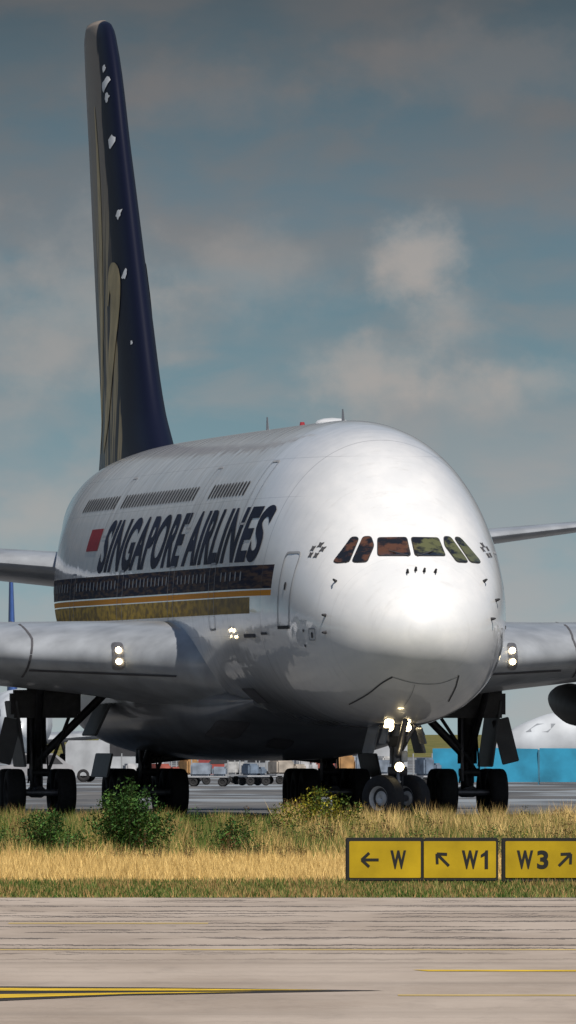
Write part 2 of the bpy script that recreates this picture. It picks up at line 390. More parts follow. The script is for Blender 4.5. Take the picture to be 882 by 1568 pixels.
# titles, flag, windows, doors
bm=bmesh.new()
for md,u0,u1 in (('L',40.8,8.3),('R',9.2,41)):
    me=fit(text_mesh('SINGAPORE AIRLINES',1,.034,.28,1.06),u0,u1,6.98,8.52)
    decal(bm,None,B,md,.014,(1.0,.18),0,mesh=me)
    uu=(41.6,44.2) if md=='L' else (44.2,41.6)
    decal(bm,[[(uu[0],8.3),(uu[1],8.3),(uu[1],7.98),(uu[0],7.98)]],B,md,.014,(1,.2),1)
    decal(bm,[[(uu[0],7.98),(uu[1],7.98),(uu[1],7.66),(uu[0],7.66)]],B,md,.014,(1,.2),1)
finish(bm,'fuselage_titles',[M['navy'],M['red']],A)
bm=bmesh.new()
def win(st,z,w,h): return rounded([(st-w/2,z-h/2),(st+w/2,z-h/2),(st+w/2,z+h/2),(st-w/2,z+h/2)],.1,3)
for md in 'LR':
    P=[]
    for a,b in ((14,21),(24.2,40.2),(41.4,49)):
        s=a
        while s<b: P.append(win(s,9.05,.27,.40)); s+=.62
    decal(bm,P,B,md,.015,(50,.25),0)
    P=[]; s=10.6
    while s<56:
        if min(abs(s-d) for d in (15.5,24,35,46))>1.0: P.append(win(s,6.62,.20,.26))
        s+=.8
    decal(bm,P,B,md,.015,(50,.25),1)
    for st,z0,z1,w in ((5.4,5.2,7.2,1.1),(15.5,5.2,7.0,1.1),(24,5.2,7,1.1),(35,5.2,7,1.1),(46,5.2,7,1.1),(22.5,8.05,9.75,1.0),(40.8,8.05,9.75,1.0),(12,8.05,9.75,1.)):
        r=rounded([(st-w/2,z0),(st+w/2,z0),(st+w/2,z1),(st-w/2,z1)],.2,4)
        decal(bm,strip(r,.055,True),B,md,.016,(.5,.25),1)
    decal(bm,strip([(4.85,5.2),(5.95,5.2)],.09),B,md,.02,(.3,.25),0)
    decal(bm,[win(5.4,6.3,.16,.22)],B,md,.018,(.3,.25),0)
    for st,z,w,h,k in ((7.6,5.05,.7,.07,3),(9.5,5.0,1.6,.10,3),(3.1,5.0,.40,.30,1),(3.1,4.98,.12,.16,3),(3.7,5.1,.10,.08,3),(3.7,4.7,.10,.08,3),(14,3.4,2.2,.4,3)):
        r=rounded([(st-w/2,z-h/2),(st+w/2,z-h/2),(st+w/2,z+h/2),(st-w/2,z+h/2)],.04,2)
        decal(bm,strip(r,.035,True) if k==1 else [r],B,md,.016,(.4,.2),3 if k==3 else 1)
    for k in range(5):
        a=2*math.pi*k/5+.4; c=(4.1+.24*math.cos(a),7.24+.15*math.sin(a))
        decal(bm,[[(c[0]+.10*math.cos(b)*(1.4 if j%2 else .7),c[1]+.07*math.sin(b)*(1.4 if j%2 else .7)) for j,b in enumerate([2*math.pi*j/8 for j in range(8)])]],B,md,.016,(.4,.2),3)
finish(bm,'cabin_windows_and_doors',[M['seal'],M['lgrey'],M['white'],M['line']],A)
# cockpit windows
bm=bmesh.new()
panes=[[(.07,7.08),(.90,7.08),(.80,7.56),(.07,7.57)],[(.96,7.34),(.98,7.59),(1.18,7.58),(1.54,6.96),(1.49,6.91),(1.2,6.93)],[(1.62,6.93),(1.30,7.52),(1.34,7.58),(1.47,7.57),(1.97,6.95),(1.90,6.90)]]
for sd in (-1,1):
    for p in panes:
        q=[(sd*x,z) for x,z in p]
        c=(sum(a[0] for a in q)/len(q),sum(a[1] for a in q)/len(q))
        big=[]
        for a in q:
            d=V((a[0]-c[0],a[1]-c[1])); d=d*(1+.03/d.length); big.append((c[0]+d.x,c[1]+d.y))
        decal(bm,[rounded(big,.08)],B,'F',.010,(.12,.12),1)
        decal(bm,[rounded(q,.07)],B,'F',.022,(.12,.12),0)
    decal(bm,strip([(sd*.12,7.06),(sd*.6,7.2)],.02),B,'F',.035,(.12,.12),1)
finish(bm,'cockpit_windows',[M['glass'],M['seal']],A)
# seams on the nose
bm=bmesh.new()
decal(bm,strip(smooth_line([(-1.5,3.15),(-1.2,3.42),(-.95,3.7),(-.72,3.86)]),.04),B,'F',.014,(.1,.1))
decal(bm,strip(smooth_line([(-.72,3.86),(-.3,3.74),(.1,3.68),(.6,3.70),(1.05,3.86)]),.014),B,'F',.012,(.1,.1),1)
decal(bm,strip([(1.08,3.9),(1.07,3.6),(1.0,3.22)],.04),B,'F',.014,(.1,.1))
decal(bm,strip(smooth_line([(-.1,3.66),(-.12,3.4),(-.2,3.1)]),.014),B,'F',.012,(.1,.1),1)
finish(bm,'nose_panel_seams',[M['line'],M['lgrey']],A)
# probes, antennas, beacon
bm=bmesh.new()
for x,z in ((-.25,6.62),(-.02,6.68),(.2,6.65),(.5,6.63),(-2.0,6.4),(1.95,6.4),(2.05,5.4),(-2.3,5.5),(-2.3,5.05),(2.3,5.9)):
    loc,nr,_,_=B.ray_cast(V((x,-5,z)),V((0,1,0)))
    if loc is None: continue
    if nr.y>0: nr=-nr
    cyl(bm,loc-nr*.02,loc+nr*.1,.05,.03,8,2); cyl(bm,loc+nr*.1,loc+nr*.1+V((0,-.16,0)),.028,.012,8,2)
for st,h in ((15,.34),(30,.42)):
    r=[[(x*.05,st+y*.3,10.85) for x,y in ((-1,0),(0,-1),(1,0),(0,1))],[(x*.02,st+.1+y*.1,10.9+h) for x,y in ((-1,0),(0,-1),(1,0),(0,1))]]; loft(bm,r)
rr=[]
for k in range(7):
    t=k/6; rad=.34*math.sin(math.pi*(t*.96+.02)); rr.append([(rad*1.4*math.cos(a),16.2+1.8*t,10.9+.35*rad*math.sin(a)*1.2) for a in [2*math.pi*i/12 for i in range(12)]])
loft(bm,rr,3); cyl(bm,(0,23,10.88),(0,23,11.04),.10,.06,10,1)
finish(bm,'antennas_and_probes',[M['lgrey'],M['red'],M['seal'],M['white']],A)
# nose gear
ng=bmesh.new()
NZ=.63; a=math.radians(40); ax=V((math.cos(a),math.sin(a),0)); C=V((0,5.1,NZ))
for sgn in (-1,1): wheel(ng,C+ax*sgn*.52,ax,.63,.46,0,2,3)
cyl(ng,C-ax*.6,C+ax*.6,.09,mi=1)
cyl(ng,C,(0,5.0,1.75),.11,mi=1); cyl(ng,(0,5,1.55),(0,4.95,2.9),.19,mi=1)
cyl(ng,(-.45,4.7,2.6),(0,5,1.7),.07,mi=1); cyl(ng,(.45,4.7,2.6),(0,5,1.7),.07,mi=1)
cyl(ng,(0,3.4,2.7),(0,4.95,1.7),.08,mi=1); cyl(ng,(-.25,4.85,1.35),(.25,4.85,1.35),.13,mi=3); cyl(ng,(0,4.7,1.0),(0,4.78,1.5),.05,mi=1)
cyl(ng,(.15,4.8,2.2),(.12,4.8,.9),.025,seg=6,mi=3); cyl(ng,(-.14,4.8,2.2),(-.16,4.8,.9),.025,seg=6,mi=3)
cyl(ng,(-.2,4.8,.75),(.05,4.7,1.1),.04,mi=2); box(ng,(0,4.85,2.15),(.5,.2,.28),3,None,.03); box(ng,(.18,4.8,1.75),(.16,.14,.3),2,None,.02)
for sx in (-1,1):
    box(ng,(sx*.62,5.5,2.2),(.05,1.9,.75),4,Matrix.Rotation(sx*math.radians(-14),3,'Y'),.015)
    box(ng,(sx*.5,3.9,2.3),(.05,1.0,.45),4,Matrix.Rotation(sx*math.radians(-16),3,'Y'),.015)
finish(ng,'nose_landing_gear',[M['tyre'],M['steel'],M['hub'],M['dark'],M['belly']],A)
bm=bmesh.new()
for x,y,z,r in ((-.26,4.62,2.55,.13),(.24,4.62,2.52,.10),(.02,4.6,1.47,.12)):
    lathe(bm,[(-.0,.001),(0.02,r*.7),(.08,r)],(x,y-.06,z),(0,1,0),16,[0,0]); lathe(bm,[(.0,r*1.15),(.1,r*1.1),(.16,.01)],(x,y,z),(0,1,0),16,[1,1])
finish(bm,'nose_gear_lights',[M['lamp'],M['dark']],A)
# main gear
for nm,lat,st,axs,ztop in (('right_wing_gear',-6.2,33.2,(-.85,.85),3.9),('left_wing_gear',6.2,33.2,(-.85,.85),3.9),('right_body_gear',-2.63,36.6,(-1.65,0,1.65),2.2),('left_body_gear',2.63,36.6,(-1.65,0,1.65),2.2)):
    g=bmesh.new(); sd=1 if lat>0 else -1
    for ay in axs:
        for wx in (-.72,.72): wheel(g,(lat+wx,st+ay,.68),(1,0,0),.68,.53,0,2,3)
        cyl(g,(lat-.8,st+ay,.68),(lat+.8,st+ay,.68),.1,mi=1)
    cyl(g,(lat,st+axs[0],.7),(lat,st+axs[-1],.7),.17,mi=3)
    cyl(g,(lat,st,.7),(lat,st,1.9),.19,mi=3); cyl(g,(lat,st,1.5),(lat,st,ztop),.28,mi=3)
    cyl(g,(lat,st-.3,1.6),(lat-sd*1.9,st-.5,ztop-.4),.12,mi=3); cyl(g,(lat,st,1.5),(lat+sd*.2,st-2.6,ztop-.2),.10,mi=3)
    cyl(g,(lat-.3,st-.4,1.25),(lat+.3,st-.4,1.25),.12,mi=3)
    cyl(g,(lat-.22,st-.5,1.0),(lat-.22,st-.45,2.9),.05,seg=8,mi=1); cyl(g,(lat+.25,st-.45,1.2),(lat-sd*.9,st-.5,2.9),.05,seg=8,mi=3)
    for k in range(4): cyl(g,(lat+.1*k-.1,st-.35,2.6),(lat+.2*k-.3,st-.5,.95),.025,seg=6,mi=3)
    if 'wing' in nm:
        box(g,(lat+sd*.62,st-.2,2.35),(.07,2.6,1.9),4,Matrix.Rotation(math.radians(sd*8),3,'Y'),.02)
        box(g,(lat-sd*1.7,st-.2,2.75),(.07,3.0,1.0),4,Matrix.Rotation(math.radians(-sd*25),3,'Y'),.02)
        box(g,(lat-sd*.1,st-1.2,3.2),(2.0,.5,.8),3,None,.1)
        box(g,(lat+sd*.95,st-1.0,2.15),(.5,.06,1.3),4,Matrix.Rotation(math.radians(-sd*14),3,'Y'),.02)
    else:
        box(g,(lat+sd*1.25,st,1.45),(.06,3.6,.7),4,Matrix.Rotation(math.radians(-sd*12),3,'Y'),.02)
    finish(g,nm,[M['tyre'],M['steel'],M['dark'],M['dark'],M['doorg']],A)
# engines
def nacelle(bm,c,R,L):
    prof=[(0.5*L,.001),(.5*L,R*.78),(.12*L,R*.80),(.02*L,R*.86),(0,R*.92),(.03*L,R*.98),(.2*L,R*1.06),(.45*L,R*1.06),(.8*L,R*.9),(L,R*.72),(L*.98,R*.66),(L*.8,R*.6),(L*1.15,R*.4),(L*1.3,R*.1),(L*1.31,.001)]
    lathe(bm,prof,c,(0,1,0),40,[2,1,1,3,3,0,0,0,0,1,1,1,1,1])
    lathe(bm,[(-.0,.001),(.06*L,R*.14),(.2*L,R*.3)],V(c)+V((0,L*.2,0)),(0,1,0),24,[1,1])
    for k in range(20):
        t=2*math.pi*k/20; u=V((math.cos(t),0,math.sin(t))); w=V((-math.sin(t),0,math.cos(t)))
        p0=V(c)+V((0,L*.4,0)); q=[p0+u*R*.28-w*.08,p0+u*R*.28+w*.08,p0+u*R*.77+w*.2+V((0,.15,0)),p0+u*R*.77-w*.12]
        f=bm.faces.new([bm.verts.new(x) for x in q]); f.material_index=4
for nm,lat,y,z in (('right_inboard_engine',-14.4,24.3,3.05),('left_inboard_engine',14.4,24.3,3.05),('right_outboard_engine',-25.7,32.5,4.0),('left_outboard_engine',25.7,32.5,4.0)):
    bm=bmesh.new(); nacelle(bm,(lat,y,z),1.75,5.2)
    loft(bm,[[(lat-.2,y+1.6,z+1.5),(lat+.2,y+1.6,z+1.5),(lat+.2,y+7,z+1.0),(lat-.2,y+7,z+1.0)],[(lat-.18,y+4.4,z+2.3),(lat+.18,y+4.4,z+2.3),(lat+.18,y+9,z+1.9),(lat-.18,y+9,z+1.9)]])
    finish(bm,nm,[M['white'],M['dark'],M['dark'],M['chrome'],M['steel']],A)
# ------------------------------------------------------------------ distant parked jets
M['jetwin']=mat('distant_jet_window',(.25,.27,.30),.5)
M['jetw']=mat('distant_jet_paint',(.50,.53,.57),.45,coat=.2,var=.25,scale=.6)
def jet(name,loc,rz,L,R,zc,span,finh,eng,top,bot,finm,engz):
    E=empty(name,loc,rz)
    bm=bmesh.new(); rg=[]
    fr=pchip([0,.01,.04,.09,.16,.6,.8,.93,1],[.02,.3,.65,.9,1,1,.75,.35,.08]); fz=pchip([0,.1,.2,.6,.8,1],[-.3,-.05,0,0,.2,.7])
    for t in list(np.linspace(0,.16,12))+list(np.linspace(.2,1,24)):
        rr=fr(t)*R; rg.append([(rr*math.cos(a),t*L,zc+fz(t)*R+rr*math.sin(a)) for a in [2*math.pi*(i+.5)/32 for i in range(32)]])
    loft(bm,rg)
    for f in bm.faces: f.material_index=1 if f.calc_center_median().z<zc else 0
    fo=finish(bm,'fuselage',[top,bot],E); bj=bvh_of(fo)
    bm=bmesh.new()
    for md in 'LR':
        P=[];s=L*.15
        while s<L*.78: P.append([(s-.12,zc+.45),(s+.12,zc+.45),(s+.12,zc+.75),(s-.12,zc+.75)]); s+=.8
        P.append([(L*.045,zc+.35),(L*.075,zc+.35),(L*.085,zc+.75),(L*.06,zc+.75)])
        decal(bm,P,bj,md,.02,(5,1))
    finish(bm,'windows',[M['jetwin']],E)
    bm=bmesh.new()
    for sd in (-1,1):
        wing(bm,[(0,L*.36,L*.19,zc-R*.6,.12,0),(span*.18,L*.43,L*.12,zc-R*.35,.11,0),(span*.5,L*.56,L*.045,zc+R*.3,.1,0)],sd,n=12)
        wing(bm,[(0,L*.86,L*.12,zc+R*.5,.1,0),(span*.18,L*.94,L*.05,zc+R*.8,.1,0)],sd,n=10)
    finish(bm,'wings',[M['grey']],E)
    bm=bmesh.new(); wing(bm,[(zc+R*.7,L*.78,L*.18,0,.1,0),(finh,L*.93,L*.07,0,.1,0)],1,True,n=12); finish(bm,'tail_fin',[finm],E)
    bm=bmesh.new()
    for sd in (-1,1):
        nacelle(bm,(sd*eng,L*.34,engz),R*.48,R*1.9)
        wheel(bm,(sd*R*1.6-.3,L*.53,.55),(1,0,0),.55,.4,1,4,1); wheel(bm,(sd*R*1.6+.3,L*.53,.55),(1,0,0),.55,.4,1,4,1)
        cyl(bm,(sd*R*1.6,L*.53,.5),(sd*R*1.4,L*.53,zc-R*.5),.12,mi=4)
        wheel(bm,(sd*.25,L*.12,.4),(1,0,0),.4,.25,1,4,1)
    cyl(bm,(0,L*.12,.4),(0,L*.12,zc-R*.7),.1,mi=4)
    finish(bm,'engines_and_gear',[M['jetw'],M['dark'],M['dark'],M['chrome'],M['steel']],E)
    return E
M['bluefin']=mat('blue_fin_paint',(.05,.10,.28),.4)
jet('parked_jet',(9.9,760,0),math.radians(-90),36,1.62,2.05,26,7.5,5,M['jetw'],M['jetw'],M['bluefin'],1.1)
jet('parked_jet.001',(-16.0,940,0),math.radians(2),37,2,3.0,34,11.9,5.8,M['jetw'],M['jetw'],M['bluefin'],1.35)
# blue blast fence on the far side of the apron
M['fence']=mat('blue_fence_paint',(.02,.20,.33),.6,0,.3,.9,spec=.2); M['fence2']=mat('fence_post_paint',(.04,.16,.24),.6)
bm=bmesh.new(); x=6.6
E=empty('blast_fence',(0,715,0))
while x<60:
    sl=random.uniform(-.03,.03)
    loft(bm,[[(x,0,.12),(x,.08,.12),(x,.35,1.66+sl),(x,.27,1.66+sl)],[(x+2.36,0,.12),(x+2.36,.08,.12),(x+2.36,.35,1.66-sl),(x+2.36,.27,1.66-sl)]],0)
    box(bm,(x+2.4,.35,.8),(.07,.5,1.6),1); x+=2.44
finish(bm,'fence_panels',[M['fence'],M['fence2']],E,smooth=False)
# ------------------------------------------------------------------ service vehicles, baggage carts
def vehicle(name,x,y,rz,L,H,W,col,kind):
    E=empty(name,(x,y,0),rz); c=mat(name+'_paint',col,.5,coat=.1,var=.25,scale=1)
    bm=bmesh.new()
    if kind=='van': pr=[(0,.3),(0,.9*H*.6),(.22*L*.4,.6*H),(.2*L,.95*H),(.28*L,H),(.97*L,H),(L,.9*H),(L,.3)]
    elif kind=='tug': pr=[(0,.3),(0,.62*H),(.4*L,.66*H),(.45*L,H),(.85*L,H),(.88*L,.6*H),(L,.58*H),(L,.3)]
    else: pr=[(0,.35),(.0,.5*H),(.28*L,.62*H),(.4*L,H),(.78*L,H),(.95*L,.62*H),(L,.58*H),(L,.35)]
    loft(bm,[[(p[0]-L/2,s*W/2,p[1]) for p in pr] for s in (-1,-.92,.92,1)])
    for f in bm.faces: f.material_index=0
    for s in (-1,1):
        wy=s*(W/2+.012)
        q=[(-L*.26,wy,.62*H),(-L*.18,wy,.92*H),(L*.05,wy,.92*H),(L*.05,wy,.62*H)]
        if kind=='car': q=[(-L*.2,wy,.64*H),(-L*.1,wy,.94*H),(L*.27,wy,.94*H),(L*.38,wy,.64*H)]
        if kind=='tug': q=[(-L*.03,wy,.66*H),(0,wy,.94*H),(L*.32,wy,.94*H),(L*.34,wy,.66*H)]
        f=bm.faces.new([bm.verts.new(v) for v in q]); f.material_index=1
        for wx in (-.32,.32): wheel(bm,(wx*L,s*(W/2-.08),.32),(0,1,0),.32,.2,2,2,2)
    finish(bm,'body',[c,M['seal'],M['tyre']],E,smooth=False)
vehicle('service_car',-3.6,760,.5,4,1.35,1.7,(.30,.06,.05),'car')
vehicle('baggage_tractor',-1.4,735,-.6,2.8,1.5,1.5,(.40,.42,.45),'tug')
vehicle('service_van',3.4,768,.05,4.8,2.0,1.9,(.40,.42,.45),'van')
vehicle('service_van.001',-8.2,755,3.0,4.8,2.0,1.9,(.42,.44,.47),'van')
vehicle('service_car.001',-12.2,740,.1,4,1.4,1.7,(.3,.3,.32),'car')
cart_cols=[(.40,.40,.42),(.30,.08,.06),(.36,.20,.08),(.20,.24,.30),(.45,.45,.45),(.12,.16,.22),(.34,.30,.26)]
for i in range(13):
    E=empty('baggage_cart',(-6.6+i*1.05+random.uniform(-.3,.3),random.uniform(690,745),0),random.uniform(-.5,.5))
    c=mat('cart_load_%d'%i,cart_cols[i%7],.7,var=.4,scale=2.5); bm=bmesh.new(); h=random.uniform(.45,.95); l=random.uniform(.9,1.7)
    box(bm,(0,0,.42),(l+.15,1.2,.08),1,None,.02)
    box(bm,(-l*.2,0,.47+h*.5),(l*.55,1.0,h),0,None,.08); box(bm,(l*.3,0,.47+h*.35),(l*.38,.9,h*.7),0,None,.08)
    for sx in (-1,1):
        for sy in (-1,1): wheel(bm,(sx*l*.4,sy*.5,.2),(0,1,0),.2,.12,2,2,2)
        cyl(bm,(sx*(l/2),.55,.4),(sx*(l/2),.55,1.45),.03,seg=6,mi=1)
    finish(bm,'cart_body',[c,M['lgrey'],M['tyre']],E)
# ------------------------------------------------------------------ ground
def sheet(name,x0,x1,y0,y1,z,m,nx=1,ny=1):
    bm=bmesh.new()
    vs=[[bm.verts.new((x0+(x1-x0)*i/nx,y0+(y1-y0)*j/ny,z)) for i in range(nx+1)] for j in range(ny+1)]
    for j in range(ny):
        for i in range(nx): bm.faces.new((vs[j][i],vs[j][i+1],vs[j+1][i+1],vs[j+1][i]))
    return finish(bm,name,[m],smooth=False)
def ground_mat():
    m,nt,b=new_mat('meadow_soil'); N=NB(nt); co=N.coord(); X,Y,Z=N.sep(co)
    n=N.noise(co,.6,8,.65); n2=N.noise(N.mapping(co,(.3,.06,1)),.5,5)
    dry=N.mix(N.rng(n,.35,.65),(.42,.30,.12),(.30,.21,.09)); grn=N.mix(N.rng(n,.35,.65),(.05,.08,.02),(.13,.12,.04))
    k=N.m('ADD',N.band(Y,251,299),N.rng(n2,.45,.6,0,.4),clamp=True)
    nt.links.new(N.mix(k,grn,dry),b.inputs['Base Color']); b.inputs['Roughness'].default_value=.95; b.inputs['Specular IOR Level'].default_value=.1
    return m
def concrete_mat():
    m,nt,b=new_mat('weathered_concrete'); N=NB(nt); co=N.coord(); X,Y,Z=N.sep(co)
    n=N.noise(N.mapping(co,(.25,.05,1)),1.2,6,.6); n2=N.noise(N.mapping(co,(1.2,.12,1)),1.6,5,.7)
    col=N.mix(N.rng(n,.3,.7),(.31,.25,.205),(.44,.37,.315)); col=N.mix(N.rng(n2,.5,.8,0,.4),col,(.19,.16,.14))
    col=N.mix(N.rng(N.noise(co,9,3,.7),.35,.7,0,.25),col,(.48,.43,.38))
    ln=None
    for per,ph,loc,wd in ((5.6,3.2,(7,3,0),.13),(8.3,1.1,(2,13,0),.10),(6.7,5.0,(17,1,0),.12)):
        yy=N.m('ADD',Y,N.m('ADD',N.m('MULTIPLY',N.m('SUBTRACT',N.noise(N.mapping(co,(1.6,.02,1),loc),1.5,6,.8),.5),4.0),ph))
        fr=N.m('FRACT',N.m('DIVIDE',yy,per)); l=N.m('MULTIPLY',N.m('LESS_THAN',fr,wd),N.rng(N.noise(N.mapping(co,(.5,.2,1),loc),1,4),.44,.52))
        ln=l if ln is None else N.m('MAXIMUM',ln,l)
    near=N.rng(Y,160,176)
    ln=N.m('MULTIPLY',ln,N.m('ADD',N.m('MULTIPLY',near,.68),.08))
    col=N.mix(ln,col,(.045,.04,.04))
    rub=N.m('MULTIPLY',N.rng(N.noise(N.mapping(co,(.05,.25,1),(0,9,0)),1,3),.5,.75),.35)
    col=N.mix(rub,col,(.16,.14,.12))
    nt.links.new(col,b.inputs['Base Color']); b.inputs['Roughness'].default_value=.9; b.inputs['Specular IOR Level'].default_value=.2
    return m
def asphalt_mat():
    m,nt,b=new_mat('apron_asphalt'); N=NB(nt); co=N.coord(); X,Y,Z=N.sep(co)
    n=N.noise(N.mapping(co,(.3,.04,1)),1,6,.6)
    c=N.mix(N.rng(n,.3,.7),(.055,.058,.065),(.14,.135,.13))
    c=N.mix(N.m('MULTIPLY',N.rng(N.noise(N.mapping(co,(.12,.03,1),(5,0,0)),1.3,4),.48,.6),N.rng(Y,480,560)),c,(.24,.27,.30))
    nt.links.new(c,b.inputs['Base Color']); b.inputs['Roughness'].default_value=.7
    return m
GM=ground_mat(); CM=concrete_mat(); AM=asphalt_mat()
sheet('ground',-6000,6000,-500,14000,0,GM)
sheet('runway',-900,900,40,227,.004,CM)
sheet('taxiway',-900,900,408,1500,.004,AM)
YM=mat('yellow_marking_paint',(.60,.40,.03),.7,0,.3,2,spec=.2); FM=mat('faded_marking_paint',(.48,.36,.15),.8,0,.3,.8,spec=.2); BM=mat('black_marking_paint',(.035,.032,.03),.8,0,.3,2,spec=.2)
def marks(name,polys,z,m):
    bm=bmesh.new()
    for p in polys: bm.faces.new([bm.verts.new((x,y,z)) for x,y in p])
    finish(bm,name,[m],smooth=False)
marks('taxi_line_border',[[(-12,163),(-12,150),(-2.6,139.5),(-1.5,142.5),(.9,145.2),(-1.2,146.9),(-2.75,147.6)]],.008,BM)
marks('taxi_line',[[(-12,161),(-12,158.5),(-2.7,144.9),(-1.0,144.9),(.4,145.3),(-1,146.0),(-2.7,146.4)],[(-12,155),(-12,151.5),(-2.6,140.8),(-1.5,143.0),(-.3,144.3),(-1.2,144.0),(-2.65,142.9)]],.012,YM)
marks('shoulder_line',[[(1.25,157.9),(1.4,156.9),(30,154),(30,155.5)]],.008,YM)
marks('shoulder_line.001',[[(-40,172.9),(-40,172.1),(40,172.1),(40,172.9)],[(1,143),(1,142.3),(40,141.6),(40,142.3)],[(-3.5,195.8),(-3.5,196.8),(-1,196.8),(-1,195.8)]],.008,FM)
# ------------------------------------------------------------------ grass
def tri_mesh(name,X,C,m):
    n=len(X)//3
    me=bpy.data.meshes.new(name); me.vertices.add(n*3); me.vertices.foreach_set('co',X.ravel())
    me.loops.add(n*3); me.loops.foreach_set('vertex_index',np.arange(n*3)); me.polygons.add(n); me.polygons.foreach_set('loop_start',np.arange(n)*3)
    me.update(calc_edges=True)
    at=me.color_attributes.new('col','FLOAT_COLOR','POINT'); at.data.foreach_set('color',np.concatenate([C,np.ones((len(C),1))],1).ravel())
    me.materials.append(m); o=bpy.data.objects.new(name,me); scene.collection.objects.link(o); return o
def blades(name,segs,m):
    X=[];C=[]
    for (N_,x0,x1,y0,y1,h0,h1,w,cols,patch) in segs:
        px=rng.uniform(x0,x1,N_); py=rng.uniform(y0,y1,N_)
        pat=np.sin(px*1.3+np.sin(py*.21)*2)*np.sin(py*.13+px*.4)+.5*np.sin(px*3.7+py*.05)
        h=rng.uniform(h0,h1,N_)*(1+patch*.35*pat); ww=w*rng.uniform(.6,1.3,N_)
        an=rng.uniform(0,math.pi,N_); ln=rng.normal(0,.28,(N_,2))*h[:,None]
        dx=np.cos(an)*ww/2; dy=np.sin(an)*ww/2; o=np.zeros(N_)
        v=np.stack([np.stack([px-dx,py-dy,o],1),np.stack([px+dx,py+dy,o],1),np.stack([px+ln[:,0],py+ln[:,1],h],1)],1)
        cols=np.array(cols); sel=(rng.random(N_)+.34*pat*patch).clip(0,.999)
        ci=(sel*len(cols)).astype(int); c=cols[ci]*rng.uniform(.7,1.3,(N_,1))
        X.append(v.reshape(-1,3)); C.append(np.repeat(c,3,0))
    return tri_mesh(name,np.concatenate(X),np.concatenate(C),m)
def leaf_mat(name):
    m,nt,b=new_mat(name); a=nt.nodes.new('ShaderNodeAttribute'); a.attribute_name='col'
    nt.links.new(a.outputs['Color'],b.inputs['Base Color']); b.inputs['Roughness'].default_value=.7; b.inputs['Specular IOR Level'].default_value=.15
    return m
LM=leaf_mat('grass_blades'); LM2=leaf_mat('shrub_leaves')
G1=(.045,.09,.015);G2=(.08,.14,.025);G3=(.16,.18,.05);D1=(.54,.375,.14);D2=(.70,.50,.20);D3=(.34,.22,.09)
W=13
blades('grass',[
 (50000,-W,W,227,252,.03,.11,.02,[G1,G3,D3,G3,G1,D3],.6),
 (75000,-W,W,251,299,.10,.22,.014,[D1,D2,D1,D2,D2,D1],.4),
 (16000,-W,W,290,312,.12,.34,.016,[D1,G2,D2,G3,D3,D1],1),
 (66000,-W,W,302,407,.18,.42,.018,[G1,G1,G2,G2,G3,G3,D3,D1],1),
 (20000,-.3,W,330,407,.30,.55,.018,[G2,G3,D3,D1,D3,D2],1),
 (22000,-W,-1.5,315,400,.28,.5,.02,[G1,G1,G2,G2,G3,D3],1)],LM)
def plant(name,clumps,m):
    X=[];C=[]
    for (bx,by,W_,H_,n,leaf,cols,stems) in clumps:
        for s in range(stems):
            tx=bx+random.gauss(0,W_*.28); ty=by+random.gauss(0,W_*.25); th=H_*random.uniform(.55,1.05)*(1-.35*abs(tx-bx)/(W_*.5+.01))
            sx=bx+(tx-bx)*.35; sy=by+(ty-by)*.35
            p0=np.array([sx,sy,0]);p1=np.array([tx,ty,max(th,.1)])
            X.append([p0+[-.008,0,0],p0+[.008,0,0],p1]); C.append([.07,.06,.03])
            k=n//stems; base=np.array(random.choice(cols))
            for j in range(k):
                t=random.uniform(.12,1.0)**.8; p=p0+(p1-p0)*t; sp=W_*.10*(1.25-t)+.02
                c=p+np.array([random.gauss(0,sp),random.gauss(0,sp),random.gauss(0,.03)])
                d=np.array([random.gauss(0,1),random.gauss(0,1),random.gauss(.5,.6)]); d/=np.linalg.norm(d)
                e=np.cross(d,[random.random(),random.random(),random.random()]); e/=np.linalg.norm(e)+1e-6
                L=leaf*random.uniform(.6,1.3)
                X.append([c-e*L*.3,c+e*L*.3,c+d*L]); C.append(base*random.uniform(.5,1.6))
    return tri_mesh(name,np.array(X).reshape(-1,3),np.repeat(np.array(C),3,0),m)
SG=[(.035,.085,.02),(.05,.12,.03),(.085,.165,.035),(.025,.06,.016)]
plant('shrub',[(-3.1,308,1.5,1.5,6500,.065,SG,70)],LM2)
plant('shrub.001',[(-4.7,306,1.2,.95,3000,.055,SG,40)],LM2)
plant('shrub.002',[(-1.15,306,1.0,.72,1700,.05,SG,28)],LM2)
plant('shrub.003',[(.75,362,1.9,1.15,3400,.065,[(.16,.18,.02),(.30,.25,.03),(.06,.10,.02)],44)],LM2)
wd=[]
for k in range(130):
    x=random.uniform(-7,8); c=random.choice([SG,SG,[(.15,.08,.04),(.12,.07,.03)],[(.15,.17,.03),(.08,.12,.02)]]) if x<1 else random.choice([[(.18,.10,.05),(.13,.08,.035)],[(.3,.24,.06),(.12,.14,.03)],SG])
    wd.append((x,random.uniform(296,395),random.uniform(.3,.8),random.uniform(.4,.78),150,.045,c,7))
for k in range(26):
    wd.append((random.uniform(-3.4,.3),random.uniform(288,297),.25,random.uniform(.25,.5),70,.03,[(.12,.07,.035),(.16,.10,.04)],5))
plant('weeds',wd,LM2)
